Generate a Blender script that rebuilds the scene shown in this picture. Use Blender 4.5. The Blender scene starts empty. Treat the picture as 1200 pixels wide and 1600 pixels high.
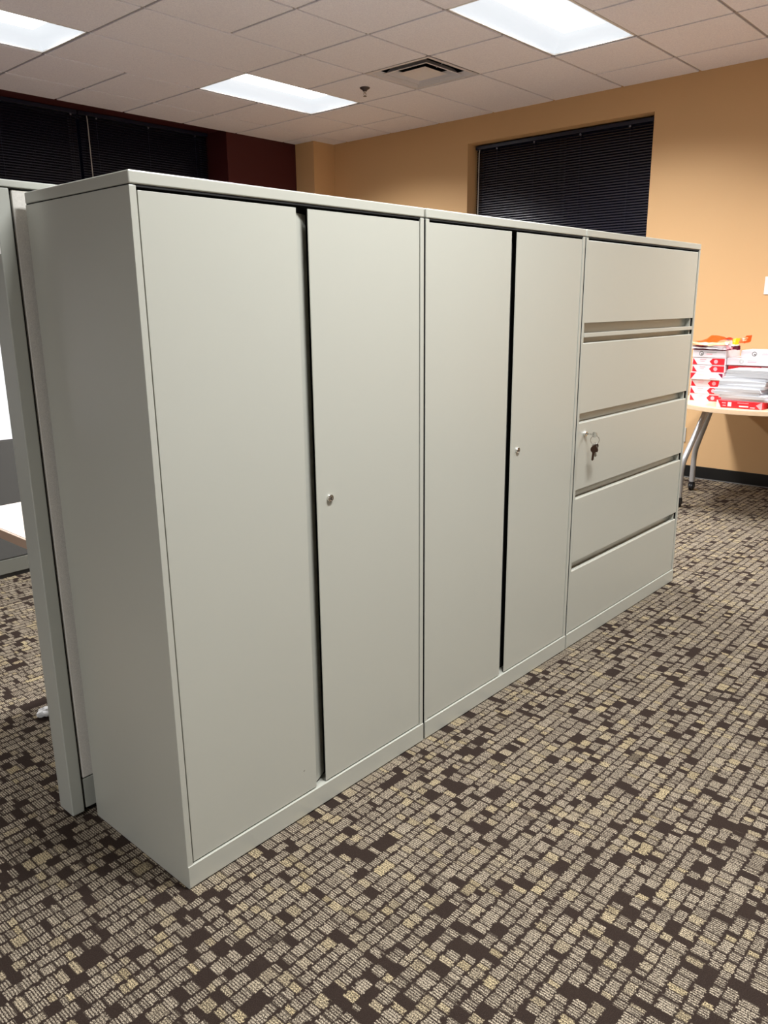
import bpy, bmesh, math, random
from mathutils import Vector, Matrix
random.seed(7)
S = bpy.context.scene
COL = S.collection

# ------------------------------------------------------------------ camera
F_PX = 1226.73
cam_d = bpy.data.cameras.new('camera')
cam_d.sensor_fit = 'HORIZONTAL'
cam_d.sensor_width = 36.0
cam_d.lens = F_PX / 1200.0 * 36.0
cam_d.clip_start = 0.02
cam = bpy.data.objects.new('camera', cam_d)
COL.objects.link(cam)
cam.location = (-0.8882, -1.4584, 1.3866)
cam.rotation_euler = (1.3142, 0.0104, -0.8400)
S.camera = cam

# ------------------------------------------------------------------ world + view
world = bpy.data.worlds.new('world')
S.world = world
world.use_nodes = True
world.node_tree.nodes['Background'].inputs[0].default_value = (0.002, 0.0025, 0.006, 1)
world.node_tree.nodes['Background'].inputs[1].default_value = 0.3
S.view_settings.view_transform = 'Standard'
S.view_settings.look = 'None'
S.view_settings.gamma = 1.0
S.view_settings.use_curve_mapping = False
S.view_settings.exposure = 0.0
LAMP_W = 83.0          # power of each lit troffer
LAMP_COL = (0.97, 0.98, 1.0)
DIFFUSER_E = 6.0

# ------------------------------------------------------------------ room numbers
CZ = 3.039
GX, GY, GS = 2.5749, 2.9135, 0.6096     # ceiling grid origin + pitch
WX = 5.477                              # tan wall plane
WY = 5.215                              # red wall plane
RX0, RY0 = -4.4, -4.4                   # the unseen walls
CAB_D = 0.447

# ------------------------------------------------------------------ node helpers
def new_mat(name):
    m = bpy.data.materials.new(name); m.use_nodes = True
    nt = m.node_tree
    return m, nt, nt.nodes['Principled BSDF']

def mnode(nt, op, a, b=None, c=None, clamp=False):
    n = nt.nodes.new('ShaderNodeMath'); n.operation = op; n.use_clamp = clamp
    for i, v in enumerate((a, b, c)):
        if v is None: continue
        if isinstance(v, (int, float)): n.inputs[i].default_value = v
        else: nt.links.new(v, n.inputs[i])
    return n.outputs[0]

def noise(nt, vec, scale, detail=2.0, rough=0.5):
    n = nt.nodes.new('ShaderNodeTexNoise')
    n.inputs['Scale'].default_value = scale
    n.inputs['Detail'].default_value = detail
    n.inputs['Roughness'].default_value = rough
    if vec is not None: nt.links.new(vec, n.inputs['Vector'])
    return n.outputs[0]

def comb(nt, x, y, z=0.0):
    n = nt.nodes.new('ShaderNodeCombineXYZ')
    for i, v in enumerate((x, y, z)):
        if isinstance(v, (int, float)): n.inputs[i].default_value = v
        else: nt.links.new(v, n.inputs[i])
    return n.outputs[0]

def white(nt, vec):
    n = nt.nodes.new('ShaderNodeTexWhiteNoise'); n.noise_dimensions = '3D'
    nt.links.new(vec, n.inputs['Vector'])
    return n.outputs['Value']

def mixc(nt, fac, a, b, mode='MIX'):
    n = nt.nodes.new('ShaderNodeMix'); n.data_type = 'RGBA'; n.blend_type = mode
    if isinstance(fac, (int, float)): n.inputs[0].default_value = fac
    else: nt.links.new(fac, n.inputs[0])
    for i, v in ((6, a), (7, b)):
        if isinstance(v, tuple): n.inputs[i].default_value = (v[0], v[1], v[2], 1)
        else: nt.links.new(v, n.inputs[i])
    return n.outputs[2]

def bump(nt, bsdf, h, strength, dist):
    n = nt.nodes.new('ShaderNodeBump')
    n.inputs['Strength'].default_value = strength
    n.inputs['Distance'].default_value = dist
    nt.links.new(h, n.inputs['Height'])
    nt.links.new(n.outputs[0], bsdf.inputs['Normal'])

def mapr(nt, v, a, b, c=0.0, d=1.0, smooth=False):
    n = nt.nodes.new('ShaderNodeMapRange'); n.clamp = True
    if smooth: n.interpolation_type = 'SMOOTHSTEP'
    nt.links.new(v, n.inputs[0])
    for i, x in enumerate((a, b, c, d)): n.inputs[i + 1].default_value = x
    return n.outputs[0]

def gcoord(nt):
    n = nt.nodes.new('ShaderNodeNewGeometry'); return n.outputs['Position']

def simple(name, col, rough=0.5, metal=0.0, spec=0.5, nscale=60.0, namp=0.04, bs=0.0, bscale=200.0, bd=0.001, coat=0.0):
    """procedural material: base colour with a little mottling and fine bump"""
    m, nt, b = new_mat(name)
    tc = nt.nodes.new('ShaderNodeTexCoord').outputs['Object']
    f = noise(nt, tc, nscale, 3)
    lo = tuple(max(0, c * (1 - namp)) for c in col); hi = tuple(min(1, c * (1 + namp)) for c in col)
    nt.links.new(mixc(nt, f, lo, hi), b.inputs['Base Color'])
    b.inputs['Roughness'].default_value = rough
    b.inputs['Metallic'].default_value = metal
    b.inputs['Specular IOR Level'].default_value = spec
    if coat: b.inputs['Coat Weight'].default_value = coat
    if bs: bump(nt, b, noise(nt, tc, bscale, 2), bs, bd)
    return m

def emis(name, col, strength):
    m, nt, b = new_mat(name)
    b.inputs['Base Color'].default_value = (0.12, 0.12, 0.12, 1)
    b.inputs['Emission Color'].default_value = (*col, 1)
    b.inputs['Emission Strength'].default_value = strength
    return m

# ------------------------------------------------------------------ materials
M = {}
M['paint'] = simple('cabinet_paint', (0.49, 0.492, 0.425), 0.30, spec=1.0, nscale=2.5, namp=0.015, bs=0.06, bscale=900, bd=0.0004)
M['paint'].node_tree.nodes['Principled BSDF'].inputs['IOR'].default_value = 1.7
M['trim_paint'] = simple('panel_trim_paint', (0.42, 0.43, 0.38), 0.42, nscale=3, namp=0.02, bs=0.05, bscale=700, bd=0.0004)
M['kick_dark'] = simple('dark_olive_kick_paint', (0.13, 0.13, 0.11), 0.4)
M['dark_in'] = simple('dark_interior', (0.02, 0.02, 0.02), 0.7)
M['chrome'] = simple('chrome', (0.82, 0.80, 0.76), 0.14, 1.0, nscale=80, namp=0.03)
M['key_brass'] = simple('dark_key_metal', (0.12, 0.07, 0.05), 0.3, 0.9)
M['tan_wall'] = simple('tan_wall_paint', (0.66, 0.415, 0.205), 0.6, spec=0.3, nscale=1.2, namp=0.02, bs=0.25, bscale=260, bd=0.0008)
M['red_wall'] = simple('dark_red_wall_paint', (0.065, 0.010, 0.010), 0.6, spec=0.3, nscale=1.2, namp=0.04, bs=0.25, bscale=260, bd=0.0008)
M['grey_wall'] = simple('grey_wall_paint', (0.40, 0.40, 0.45), 0.6, spec=0.3)
M['pale_wall'] = simple('pale_wall_paint', (0.50, 0.49, 0.46), 0.6, spec=0.3)
M['black_base'] = simple('black_rubber_base', (0.008, 0.008, 0.008), 0.35)
M['blind'] = simple('black_blind_slat', (0.012, 0.012, 0.022), 0.27, spec=0.8, nscale=20, namp=0.2)
M['blind_rail'] = simple('black_blind_rail', (0.010, 0.012, 0.028), 0.32, spec=0.5)
M['wand'] = simple('clear_grey_wand', (0.42, 0.40, 0.37), 0.2, spec=0.8)
M['clip'] = simple('rail_clip_plastic', (0.14, 0.14, 0.17), 0.3)
M['frame_dark'] = simple('dark_window_frame', (0.015, 0.015, 0.02), 0.4)
M['fixture'] = simple('white_fixture_metal', (0.85, 0.84, 0.82), 0.45)
M['tee'] = simple('ceiling_tee', (0.42, 0.38, 0.38), 0.5)
M['vent'] = simple('vent_enamel', (0.70, 0.69, 0.74), 0.4)
M['duct'] = simple('dark_duct', (0.012, 0.014, 0.03), 0.6)
M['bronze'] = simple('dark_sprinkler_metal', (0.10, 0.085, 0.09), 0.3, 0.9)
M['laminate'] = simple('maple_laminate_top', (0.80, 0.55, 0.36), 0.35, nscale=30, namp=0.08)
M['laminate_edge'] = simple('maple_laminate_edge', (0.80, 0.58, 0.38), 0.4, nscale=40, namp=0.06)
M['desk_top'] = simple('pale_pink_laminate', (0.72, 0.60, 0.52), 0.4, nscale=25, namp=0.03)
M['desk_edge'] = simple('desk_edge_band', (0.52, 0.36, 0.26), 0.45)
M['silver'] = simple('silver_leg_paint', (0.55, 0.55, 0.56), 0.3, 0.6)
M['black_plastic'] = simple('black_plastic', (0.012, 0.012, 0.014), 0.4)
M['white_plastic'] = simple('white_plastic', (0.84, 0.84, 0.82), 0.4)
M['white_board'] = simple('white_marker_panel', (0.84, 0.86, 0.90), 0.25, nscale=3, namp=0.01)
M['fabric_dark'] = simple('charcoal_panel_fabric', (0.085, 0.083, 0.078), 0.9, spec=0.2, nscale=400, namp=0.35, bs=0.4, bscale=1200, bd=0.0005)
M['paper'] = simple('white_paper', (0.70, 0.71, 0.74), 0.75, spec=0.2, nscale=60, namp=0.02)
M['ream_white'] = simple('white_ream_wrapper', (0.74, 0.69, 0.71), 0.3, nscale=20, namp=0.04)
M['ream_red'] = simple('red_ream_wrapper', (0.78, 0.020, 0.030), 0.3, nscale=20, namp=0.10)
M['ream_pink'] = simple('pink_ream_wrapper', (0.90, 0.38, 0.42), 0.3, nscale=20, namp=0.08)
M['wine'] = simple('wine_ream_wrapper', (0.22, 0.004, 0.04), 0.35, nscale=20, namp=0.1)
M['orange'] = simple('orange_wrapper', (0.92, 0.14, 0.015), 0.3, nscale=12, namp=0.15)
M['yellow'] = simple('yellow_wrapper', (1.0, 0.70, 0.02), 0.3)
M['cream'] = simple('cream_wrapper', (0.98, 0.72, 0.42), 0.35)
M['logo_grey'] = simple('grey_print', (0.20, 0.19, 0.18), 0.4)
M['logo_pale'] = simple('pale_grey_print', (0.55, 0.57, 0.55), 0.4)
M['shadow_gap'] = simple('black_gap_shade_and_marks', (0.006, 0.006, 0.006), 0.8)  # stands for shade in cabinet gaps; also lock slots, scuff and panel core
M['diffuser'] = emis('troffer_centre_lens', (1.0, 0.99, 0.97), DIFFUSER_E)
M['reflector_glow'] = emis('troffer_reflector_glow', (0.90, 0.95, 1.0), 0.88)  # lit look of the sloped reflectors, painted as emission

def mat_fabric():
    m, nt, b = new_mat('grey_weave_panel_fabric')
    p = gcoord(nt)
    s = nt.nodes.new('ShaderNodeSeparateXYZ'); nt.links.new(p, s.inputs[0])
    wx = mnode(nt, 'SINE', mnode(nt, 'MULTIPLY', s.outputs[0], 2600))
    wz = mnode(nt, 'SINE', mnode(nt, 'MULTIPLY', s.outputs[2], 2600))
    w = mnode(nt, 'MULTIPLY', wx, wz)
    f = mapr(nt, mnode(nt, 'ADD', mnode(nt, 'MULTIPLY', w, 0.25), noise(nt, p, 500, 2)), 0.1, 0.9)
    nt.links.new(mixc(nt, f, (0.56, 0.54, 0.49), (0.84, 0.81, 0.74)), b.inputs['Base Color'])
    b.inputs['Roughness'].default_value = 0.9
    b.inputs['Specular IOR Level'].default_value = 0.15
    bump(nt, b, f, 0.4, 0.0006)
    return m
M['fabric'] = mat_fabric()

def mat_tile():
    m, nt, b = new_mat('acoustic_ceiling_tile')
    p = gcoord(nt)
    n1 = noise(nt, p, 110, 4, 0.65)
    n2 = noise(nt, p, 330, 2, 0.6)
    h = mnode(nt, 'ADD', mapr(nt, n1, 0.42, 0.58), mnode(nt, 'MULTIPLY', n2, 0.5))
    cc = mixc(nt, mapr(nt, n1, 0.35, 0.6), (0.83, 0.82, 0.91), (0.93, 0.92, 0.99))
    nt.links.new(cc, b.inputs['Base Color'])
    b.inputs['Roughness'].default_value = 0.95
    b.inputs['Specular IOR Level'].default_value = 0.1
    bump(nt, b, h, 0.35, 0.002)
    return m
M['tile'] = mat_tile()

def mat_carpet():
    m, nt, b = new_mat('patterned_loop_carpet')
    p = gcoord(nt)
    s = nt.nodes.new('ShaderNodeSeparateXYZ'); nt.links.new(p, s.inputs[0])
    x, y = s.outputs[0], s.outputs[1]
    # yarn wobble
    wob = mnode(nt, 'MULTIPLY', mnode(nt, 'SUBTRACT', noise(nt, p, 260, 1), 0.5), 0.0045)
    wob2 = mnode(nt, 'MULTIPLY', mnode(nt, 'SUBTRACT', noise(nt, comb(nt, y, x, 3.0), 240, 1), 0.5), 0.0055)
    xs = mnode(nt, 'ADD', x, wob)
    ys = mnode(nt, 'ADD', y, wob2)
    # columns of blocks across y, widths vary
    n1y = noise(nt, comb(nt, 0.0, ys, 0.0), 13, 1)
    u = mnode(nt, 'ADD', mnode(nt, 'MULTIPLY', ys, 30.0), mnode(nt, 'MULTIPLY', n1y, 1.6))
    iu = mnode(nt, 'FLOOR', u); fu = mnode(nt, 'FRACT', u)
    # blocks along x inside a column, staggered and of varying length
    off = white(nt, comb(nt, iu, 3.7, 1.1))
    n2 = noise(nt, comb(nt, xs, mnode(nt, 'MULTIPLY', iu, 5.13), 0.0), 16, 1)
    v = mnode(nt, 'ADD', mnode(nt, 'ADD', mnode(nt, 'MULTIPLY', xs, 39.0), mnode(nt, 'MULTIPLY', off, 0.55)), mnode(nt, 'MULTIPLY', n2, 3.4))
    iv = mnode(nt, 'FLOOR', v); fv = mnode(nt, 'FRACT', v)
    c1 = white(nt, comb(nt, iu, iv, 0.5))
    c2 = white(nt, comb(nt, iu, iv, 7.5))
    c3 = white(nt, comb(nt, iu, iv, 15.5))
    SF = 162.0
    sidx = mnode(nt, 'FLOOR', mnode(nt, 'MULTIPLY', xs, SF))
    j1 = mnode(nt, 'MULTIPLY', mnode(nt, 'SUBTRACT', white(nt, comb(nt, iu, sidx, 2.5)), 0.5), 0.16)
    fj = mnode(nt, 'ADD', fu, j1)
    j2 = mnode(nt, 'MULTIPLY', mnode(nt, 'SUBTRACT', white(nt, comb(nt, iu, sidx, 9.5)), 0.5), 0.16)
    fk = mnode(nt, 'ADD', fu, j2)
    gu = mnode(nt, 'MULTIPLY', mapr(nt, fj, 0.07, 0.14), mapr(nt, fk, 0.94, 0.87))
    gv = mnode(nt, 'MULTIPLY', mapr(nt, fv, 0.04, 0.13), mapr(nt, fv, 0.98, 0.88))
    gap = mnode(nt, 'MULTIPLY', gu, gv)
    solid = mapr(nt, c1, 0.14, 0.145)            # 0 = plain dark block
    st = mnode(nt, 'FRACT', mnode(nt, 'MULTIPLY', xs, SF))
    stripe = mnode(nt, 'MULTIPLY', mapr(nt, st, 0.12, 0.40), mapr(nt, st, 0.98, 0.70))
    sdep = mapr(nt, c2, 0.30, 1.0, 1.0, 0.60)   # how deep the stripes cut
    stripe = mnode(nt, 'SUBTRACT', 1.0, mnode(nt, 'MULTIPLY', mnode(nt, 'SUBTRACT', 1.0, stripe), sdep))
    yarn = mapr(nt, noise(nt, p, 360, 2, 0.8), 0.41, 0.57, 0.0, 1.35)
    lev = mapr(nt, c3, 0.0, 1.0, 0.62, 1.0)
    f = mnode(nt, 'MULTIPLY', mnode(nt, 'MULTIPLY', gap, solid), mnode(nt, 'MULTIPLY', stripe, mnode(nt, 'MULTIPLY', lev, yarn)))
    f = mnode(nt, 'ADD', f, mnode(nt, 'MULTIPLY', mapr(nt, noise(nt, p, 700, 2, 0.7), 0.55, 0.75), 0.10))
    light = mixc(nt, mapr(nt, c2, 0.7, 1.0), (0.60, 0.51, 0.38), (0.70, 0.57, 0.34))
    dark = mixc(nt, noise(nt, p, 500, 2), (0.018, 0.012, 0.009), (0.050, 0.034, 0.028))
    nt.links.new(mixc(nt, mnode(nt, 'MINIMUM', f, 1.0), dark, light), b.inputs['Base Color'])
    b.inputs['Roughness'].default_value = 1.0
    b.inputs['Specular IOR Level'].default_value = 0.05
    bump(nt, b, mnode(nt, 'ADD', mnode(nt, 'MULTIPLY', f, 0.6), yarn), 0.6, 0.0025)
    return m
M['carpet'] = mat_carpet()

def mat_glass():
    m, nt, b = new_mat('window_glass')
    b.inputs['Base Color'].default_value = (0.9, 0.95, 1, 1)
    b.inputs['Roughness'].default_value = 0.02
    b.inputs['Transmission Weight'].default_value = 1.0
    return m
M['glass'] = mat_glass()

# ------------------------------------------------------------------ mesh helpers
class MB:
    """collects shapes, each with a material, and links them as one mesh object"""
    def __init__(s): s.bm = bmesh.new(); s.mats = []
    def mi(s, m):
        if m not in s.mats: s.mats.append(m)
        return s.mats.index(m)
    def _add(s, bm2, m):
        k = s.mi(m)
        for f in bm2.faces: f.material_index = k
        me = bpy.data.meshes.new('t'); bm2.to_mesh(me); bm2.free()
        n0 = len(s.bm.faces)
        s.bm.from_mesh(me); bpy.data.meshes.remove(me)
        s.bm.faces.ensure_lookup_table()
        for f in s.bm.faces[n0:]: f.material_index = k
    def box(s, x0, x1, y0, y1, z0, z1, m, bev=0.0, seg=2, rz=0.0, mat=None):
        b = bmesh.new(); bmesh.ops.create_cube(b, size=1.0)
        bmesh.ops.scale(b, vec=(abs(x1 - x0), abs(y1 - y0), abs(z1 - z0)), verts=b.verts)
        if bev > 0:
            bmesh.ops.bevel(b, geom=list(b.edges), offset=bev, segments=seg, affect='EDGES', profile=0.5)
        if rz: bmesh.ops.rotate(b, cent=(0, 0, 0), matrix=Matrix.Rotation(rz, 3, 'Z'), verts=b.verts)
        bmesh.ops.translate(b, vec=((x0 + x1) / 2, (y0 + y1) / 2, (z0 + z1) / 2), verts=b.verts)
        if mat is not None: bmesh.ops.transform(b, matrix=mat, verts=b.verts)
        s._add(b, m); return s
    def prism(s, pts, z0, z1, m, axis='Z', bev=0.0):
        """polygon extruded along an axis"""
        b = bmesh.new()
        def P(u, v, w):
            if axis == 'Z': return (u, v, w)
            if axis == 'X': return (w, u, v)
            return (u, w, v)
        lo = [b.verts.new(P(u, v, z0)) for u, v in pts]
        hi = [b.verts.new(P(u, v, z1)) for u, v in pts]
        n = len(pts)
        b.faces.new(lo); b.faces.new(hi[::-1])
        for i in range(n): b.faces.new((lo[i], hi[i], hi[(i + 1) % n], lo[(i + 1) % n]))
        bmesh.ops.recalc_face_normals(b, faces=b.faces)
        if bev > 0:
            es = [e for e in b.edges if e.calc_face_angle(0) > 0.6]
            bmesh.ops.bevel(b, geom=es, offset=bev, segments=2, affect='EDGES', profile=0.5)
        s._add(b, m); return s
    def lathe(s, prof, c, m, seg=24, axis='Z'):
        """profile of (radius, height) spun round an axis through c"""
        b = bmesh.new(); rings = []
        for r, h in prof:
            ring = []
            for k in range(seg):
                a = 2 * math.pi * k / seg; u, v = r * math.cos(a), r * math.sin(a)
                q = {'Z': (u, v, h), 'Y': (u, h, v), 'X': (h, u, v)}[axis]
                ring.append(b.verts.new((c[0] + q[0], c[1] + q[1], c[2] + q[2])))
            rings.append(ring)
        for i in range(len(rings) - 1):
            for k in range(seg):
                b.faces.new((rings[i][k], rings[i][(k + 1) % seg], rings[i + 1][(k + 1) % seg], rings[i + 1][k]))
        b.faces.new(rings[0]); b.faces.new(rings[-1][::-1])
        bmesh.ops.remove_doubles(b, verts=b.verts, dist=1e-6)
        bmesh.ops.recalc_face_normals(b, faces=b.faces)
        s._add(b, m); return s
    def tube(s, pts, rad, m, seg=12, closed=False):
        """round tube through points (radius may be a list)"""
        pts = [Vector(p) for p in pts]; n = len(pts)
        rr = rad if isinstance(rad, (list, tuple)) else [rad] * n
        b = bmesh.new(); rings = []
        up = None
        for i in range(n):
            if closed: d = (pts[(i + 1) % n] - pts[i - 1]).normalized()
            else: d = (pts[min(i + 1, n - 1)] - pts[max(i - 1, 0)]).normalized()
            if up is None: up = Vector((0, 0, 1)) if abs(d.z) < 0.9 else Vector((1, 0, 0))
            a = d.cross(up).normalized(); c = a.cross(d).normalized(); up = c
            rings.append([b.verts.new(pts[i] + rr[i] * (math.cos(t) * a + math.sin(t) * c))
                          for t in [2 * math.pi * k / seg for k in range(seg)]])
        rng = range(n) if closed else range(n - 1)
        for i in rng:
            j = (i + 1) % n
            for k in range(seg):
                b.faces.new((rings[i][k], rings[i][(k + 1) % seg], rings[j][(k + 1) % seg], rings[j][k]))
        if not closed:
            b.faces.new(rings[0]); b.faces.new(rings[-1][::-1])
        bmesh.ops.recalc_face_normals(b, faces=b.faces)
        s._add(b, m); return s
    def build(s, name, parent=None, smooth=True, origin=None):
        me = bpy.data.meshes.new(name)
        o = bpy.data.objects.new(name, me)
        if origin is not None:
            bmesh.ops.translate(s.bm, vec=[-c for c in origin], verts=s.bm.verts)
            o.location = origin
        elif parent is not None:
            bmesh.ops.translate(s.bm, vec=[-c for c in parent.matrix_world_loc], verts=s.bm.verts) if hasattr(parent, 'matrix_world_loc') else None
        s.bm.to_mesh(me); s.bm.free()
        for m in s.mats: me.materials.append(m)
        if smooth:
            for p in me.polygons: p.use_smooth = True
            try: me.set_sharp_from_angle(angle=math.radians(32))
            except Exception: pass
            if len(me.polygons) < 4000:
                wn = o.modifiers.new('weighted_normals', 'WEIGHTED_NORMAL'); wn.keep_sharp = True; wn.weight = 100
        COL.objects.link(o)
        if parent is not None: o.parent = parent
        return o

def tag(o, label=None, cat=None, group=None, kind=None):
    if label: o['label'] = label
    if cat: o['category'] = cat
    if group: o['group'] = group
    if kind: o['kind'] = kind
    return o

def thing(name, loc, label, cat, group=None, rz=0.0):
    o = bpy.data.objects.new(name, None); COL.objects.link(o)
    o.location = loc; o.rotation_euler = (0, 0, rz); o.empty_display_size = 0.1
    return tag(o, label, cat, group)

def part(mb, name, root, label=None):
    """build a mesh (in world coordinates) as a child of root (unrotated Empty)"""
    base = Vector((0, 0, 0)); r = root
    while r is not None:
        base += Vector(r.location); r = r.parent
    bmesh.ops.translate(mb.bm, vec=-base, verts=mb.bm.verts)
    o = mb.build(name)
    o.parent = root
    if label: o['label'] = label
    return o

def copy_tree(o, parent=None):
    c = o.copy(); COL.objects.link(c)
    if parent is not None: c.parent = parent
    for ch in [q for q in bpy.data.objects if q.parent == o]: copy_tree(ch, c)
    return c

# ================================================================== STRUCTURE
tag(MB().box(RX0, WX + .16, RY0, WY + .4, -0.05, 0.0, M['carpet']).build('floor', smooth=False), kind='structure')

# tan wall (far end) with the window opening; the corner column belongs to it
wy0, wy1, wz0, wz1 = 1.415, 3.19, 0.92, 2.82
T = M['tan_wall']
w = MB()
w.box(WX, WX + .20, RY0 - .1, wy0, 0, CZ + .1, T)
w.box(WX, WX + .20, wy1, WY + .5, 0, CZ + .1, T)
w.box(WX, WX + .20, wy0, wy1, 0, wz0, T)
w.box(WX, WX + .20, wy0, wy1, wz1, CZ + .1, T)
w.box(5.181, WX, 4.937, WY, 0, CZ + .1, T)
tag(w.build('wall_right', smooth=False), kind='structure')

# dark red wall with the window bay that runs up to the ceiling
bx0, bx1, by, bz = 1.50, 4.285, 5.52, 3.062
Rm = M['red_wall']
w = MB()
w.box(RX0 - .1, bx0, WY, WY + .45, 0, CZ + .1, Rm)
w.box(bx1, 5.70, WY, WY + .45, 0, CZ + .1, Rm)
w.box(bx0, bx1, WY, WY + .45, 0, 0.90, Rm)
w.box(bx0, bx1, WY, WY + .45, bz, CZ + .15, Rm)
tag(w.build('wall_back', smooth=False), kind='structure')
tag(MB().box(RX0 - .1, RX0, RY0, WY, 0, CZ + .1, M['grey_wall']).build('wall_left', smooth=False), kind='structure')
tag(MB().box(RX0, WX, RY0 - .1, RY0, 0, CZ + .1, M['pale_wall']).build('wall_front', smooth=False), kind='structure')
# baseboards with a thin worn metal-grey lip at the carpet
tag(MB().box(WX - .008, WX, RY0, 4.937, 0.0, 0.100, M['black_base'], .003).box(WX - .012, WX, RY0, 4.937, 0, .006, M['logo_grey']).build('baseboard_right'), kind='structure')
tag(MB().box(RX0, 5.181, WY - .008, WY, 0.0, 0.100, M['black_base'], .003).build('baseboard_back'), kind='structure')

# ---- ceiling: tegular tiles in a grid
def cx(i): return GX + GS * i
def cy(j): return GY + GS * j
lights = [(-3, 1), (1, 1), (1, -3), (-3, -3), (-4, -7), (1, -7), (-10, -7)]
skip = {(2, -1)}
for (i, j) in lights: skip |= {(i, j), (i + 1, j)}
merged = {(-1, 0): 2, (-1, 1): 2, (-1, 2): 1, (3, -2): 2, (3, -1): 2, (3, 0): 2}
w = MB()
imin, imax = math.floor((RX0 - GX) / GS), math.ceil((WX - GX) / GS)
jmin, jmax = math.floor((RY0 - GY) / GS), math.ceil((WY - GY) / GS)
g = 0.010
done = set()
for j in range(jmin, jmax):
    for i in range(imin, imax):
        if (i, j) in skip or (i, j) in done: continue
        n = merged.get((i, j), 1)
        for k in range(n): done.add((i + k, j))
        x0, x1 = max(cx(i) + g, RX0), min(cx(i + n) - g, WX)
        y0, y1 = max(cy(j) + g, RY0), min(cy(j + 1) - g, WY)
        if x1 - x0 < .02 or y1 - y0 < .02: continue
        w.box(x0, x1, y0, y1, CZ, CZ + .020, M['tile'], 0.002, 1)
tag(w.build('ceiling'), kind='structure')
w = MB()
for i in range(imin, imax + 1):
    if RX0 < cx(i) < WX:
        for j in range(jmin, jmax):
            if (i - 1, j) in done and (i, j) in done and merged.get((i - 1, j), 1) == 2: continue
            if (i - 1, j) in skip and (i, j) in skip and any((a == i - 1 and b == j) for a, b in lights): continue
            w.box(cx(i) - .007, cx(i) + .007, max(RY0, cy(j)), min(WY, cy(j + 1)), CZ + .008, CZ + .030, M['tee'])
for j in range(jmin, jmax + 1):
    if RY0 < cy(j) < WY:
        w.box(RX0, WX, cy(j) - .007, cy(j) + .007, CZ + .008, CZ + .030, M['tee'])
tag(w.build('trim_1', smooth=False), kind='structure')
tag(MB().box(RX0 - .1, WX + .2, RY0 - .1, WY + .45, CZ + .30, CZ + .34, M['duct']).build('trim_2', smooth=False), kind='structure')

# ---- windows behind the blinds
def window(name, x0, x1, y0, y1, z0, z1, axis):
    f = MB(); gl = MB(); t = .05
    if axis == 'X':
        xm = x1
        f.box(xm, xm + .04, y0, y0 + t, z0, z1, M['frame_dark']); f.box(xm, xm + .04, y1 - t, y1, z0, z1, M['frame_dark'])
        f.box(xm, xm + .04, y0, y1, z0, z0 + t, M['frame_dark']); f.box(xm, xm + .04, y0, y1, z1 - t, z1, M['frame_dark'])
        ym = (y0 + y1) / 2; f.box(xm, xm + .04, ym - .025, ym + .025, z0, z1, M['frame_dark'])
        gl.box(xm + .016, xm + .022, y0 + t * .5, y1 - t * .5, z0 + t * .5, z1 - t * .5, M['glass'])
    else:
        ym = y1
        f.box(x0, x0 + t, ym, ym + .04, z0, z1, M['frame_dark']); f.box(x1 - t, x1, ym, ym + .04, z0, z1, M['frame_dark'])
        f.box(x0, x1, ym, ym + .04, z0, z0 + t, M['frame_dark']); f.box(x0, x1, ym, ym + .04, z1 - t, z1, M['frame_dark'])
        xm = (x0 + x1) / 2; f.box(xm - .03, xm + .03, ym, ym + .04, z0, z1, M['frame_dark'])
        gl.box(x0 + t * .5, x1 - t * .5, ym + .016, ym + .022, z0 + t * .5, z1 - t * .5, M['glass'])
    r = f.build(name, smooth=False); tag(r, kind='structure')
    gg = gl.build('pane', smooth=False); gg.parent = r
window('window_1', WX, 5.632, wy0, wy1, wz0, wz1, 'X')
window('window_2', bx0, bx1, WY, 5.56, 0.90, bz, 'Y')

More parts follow.
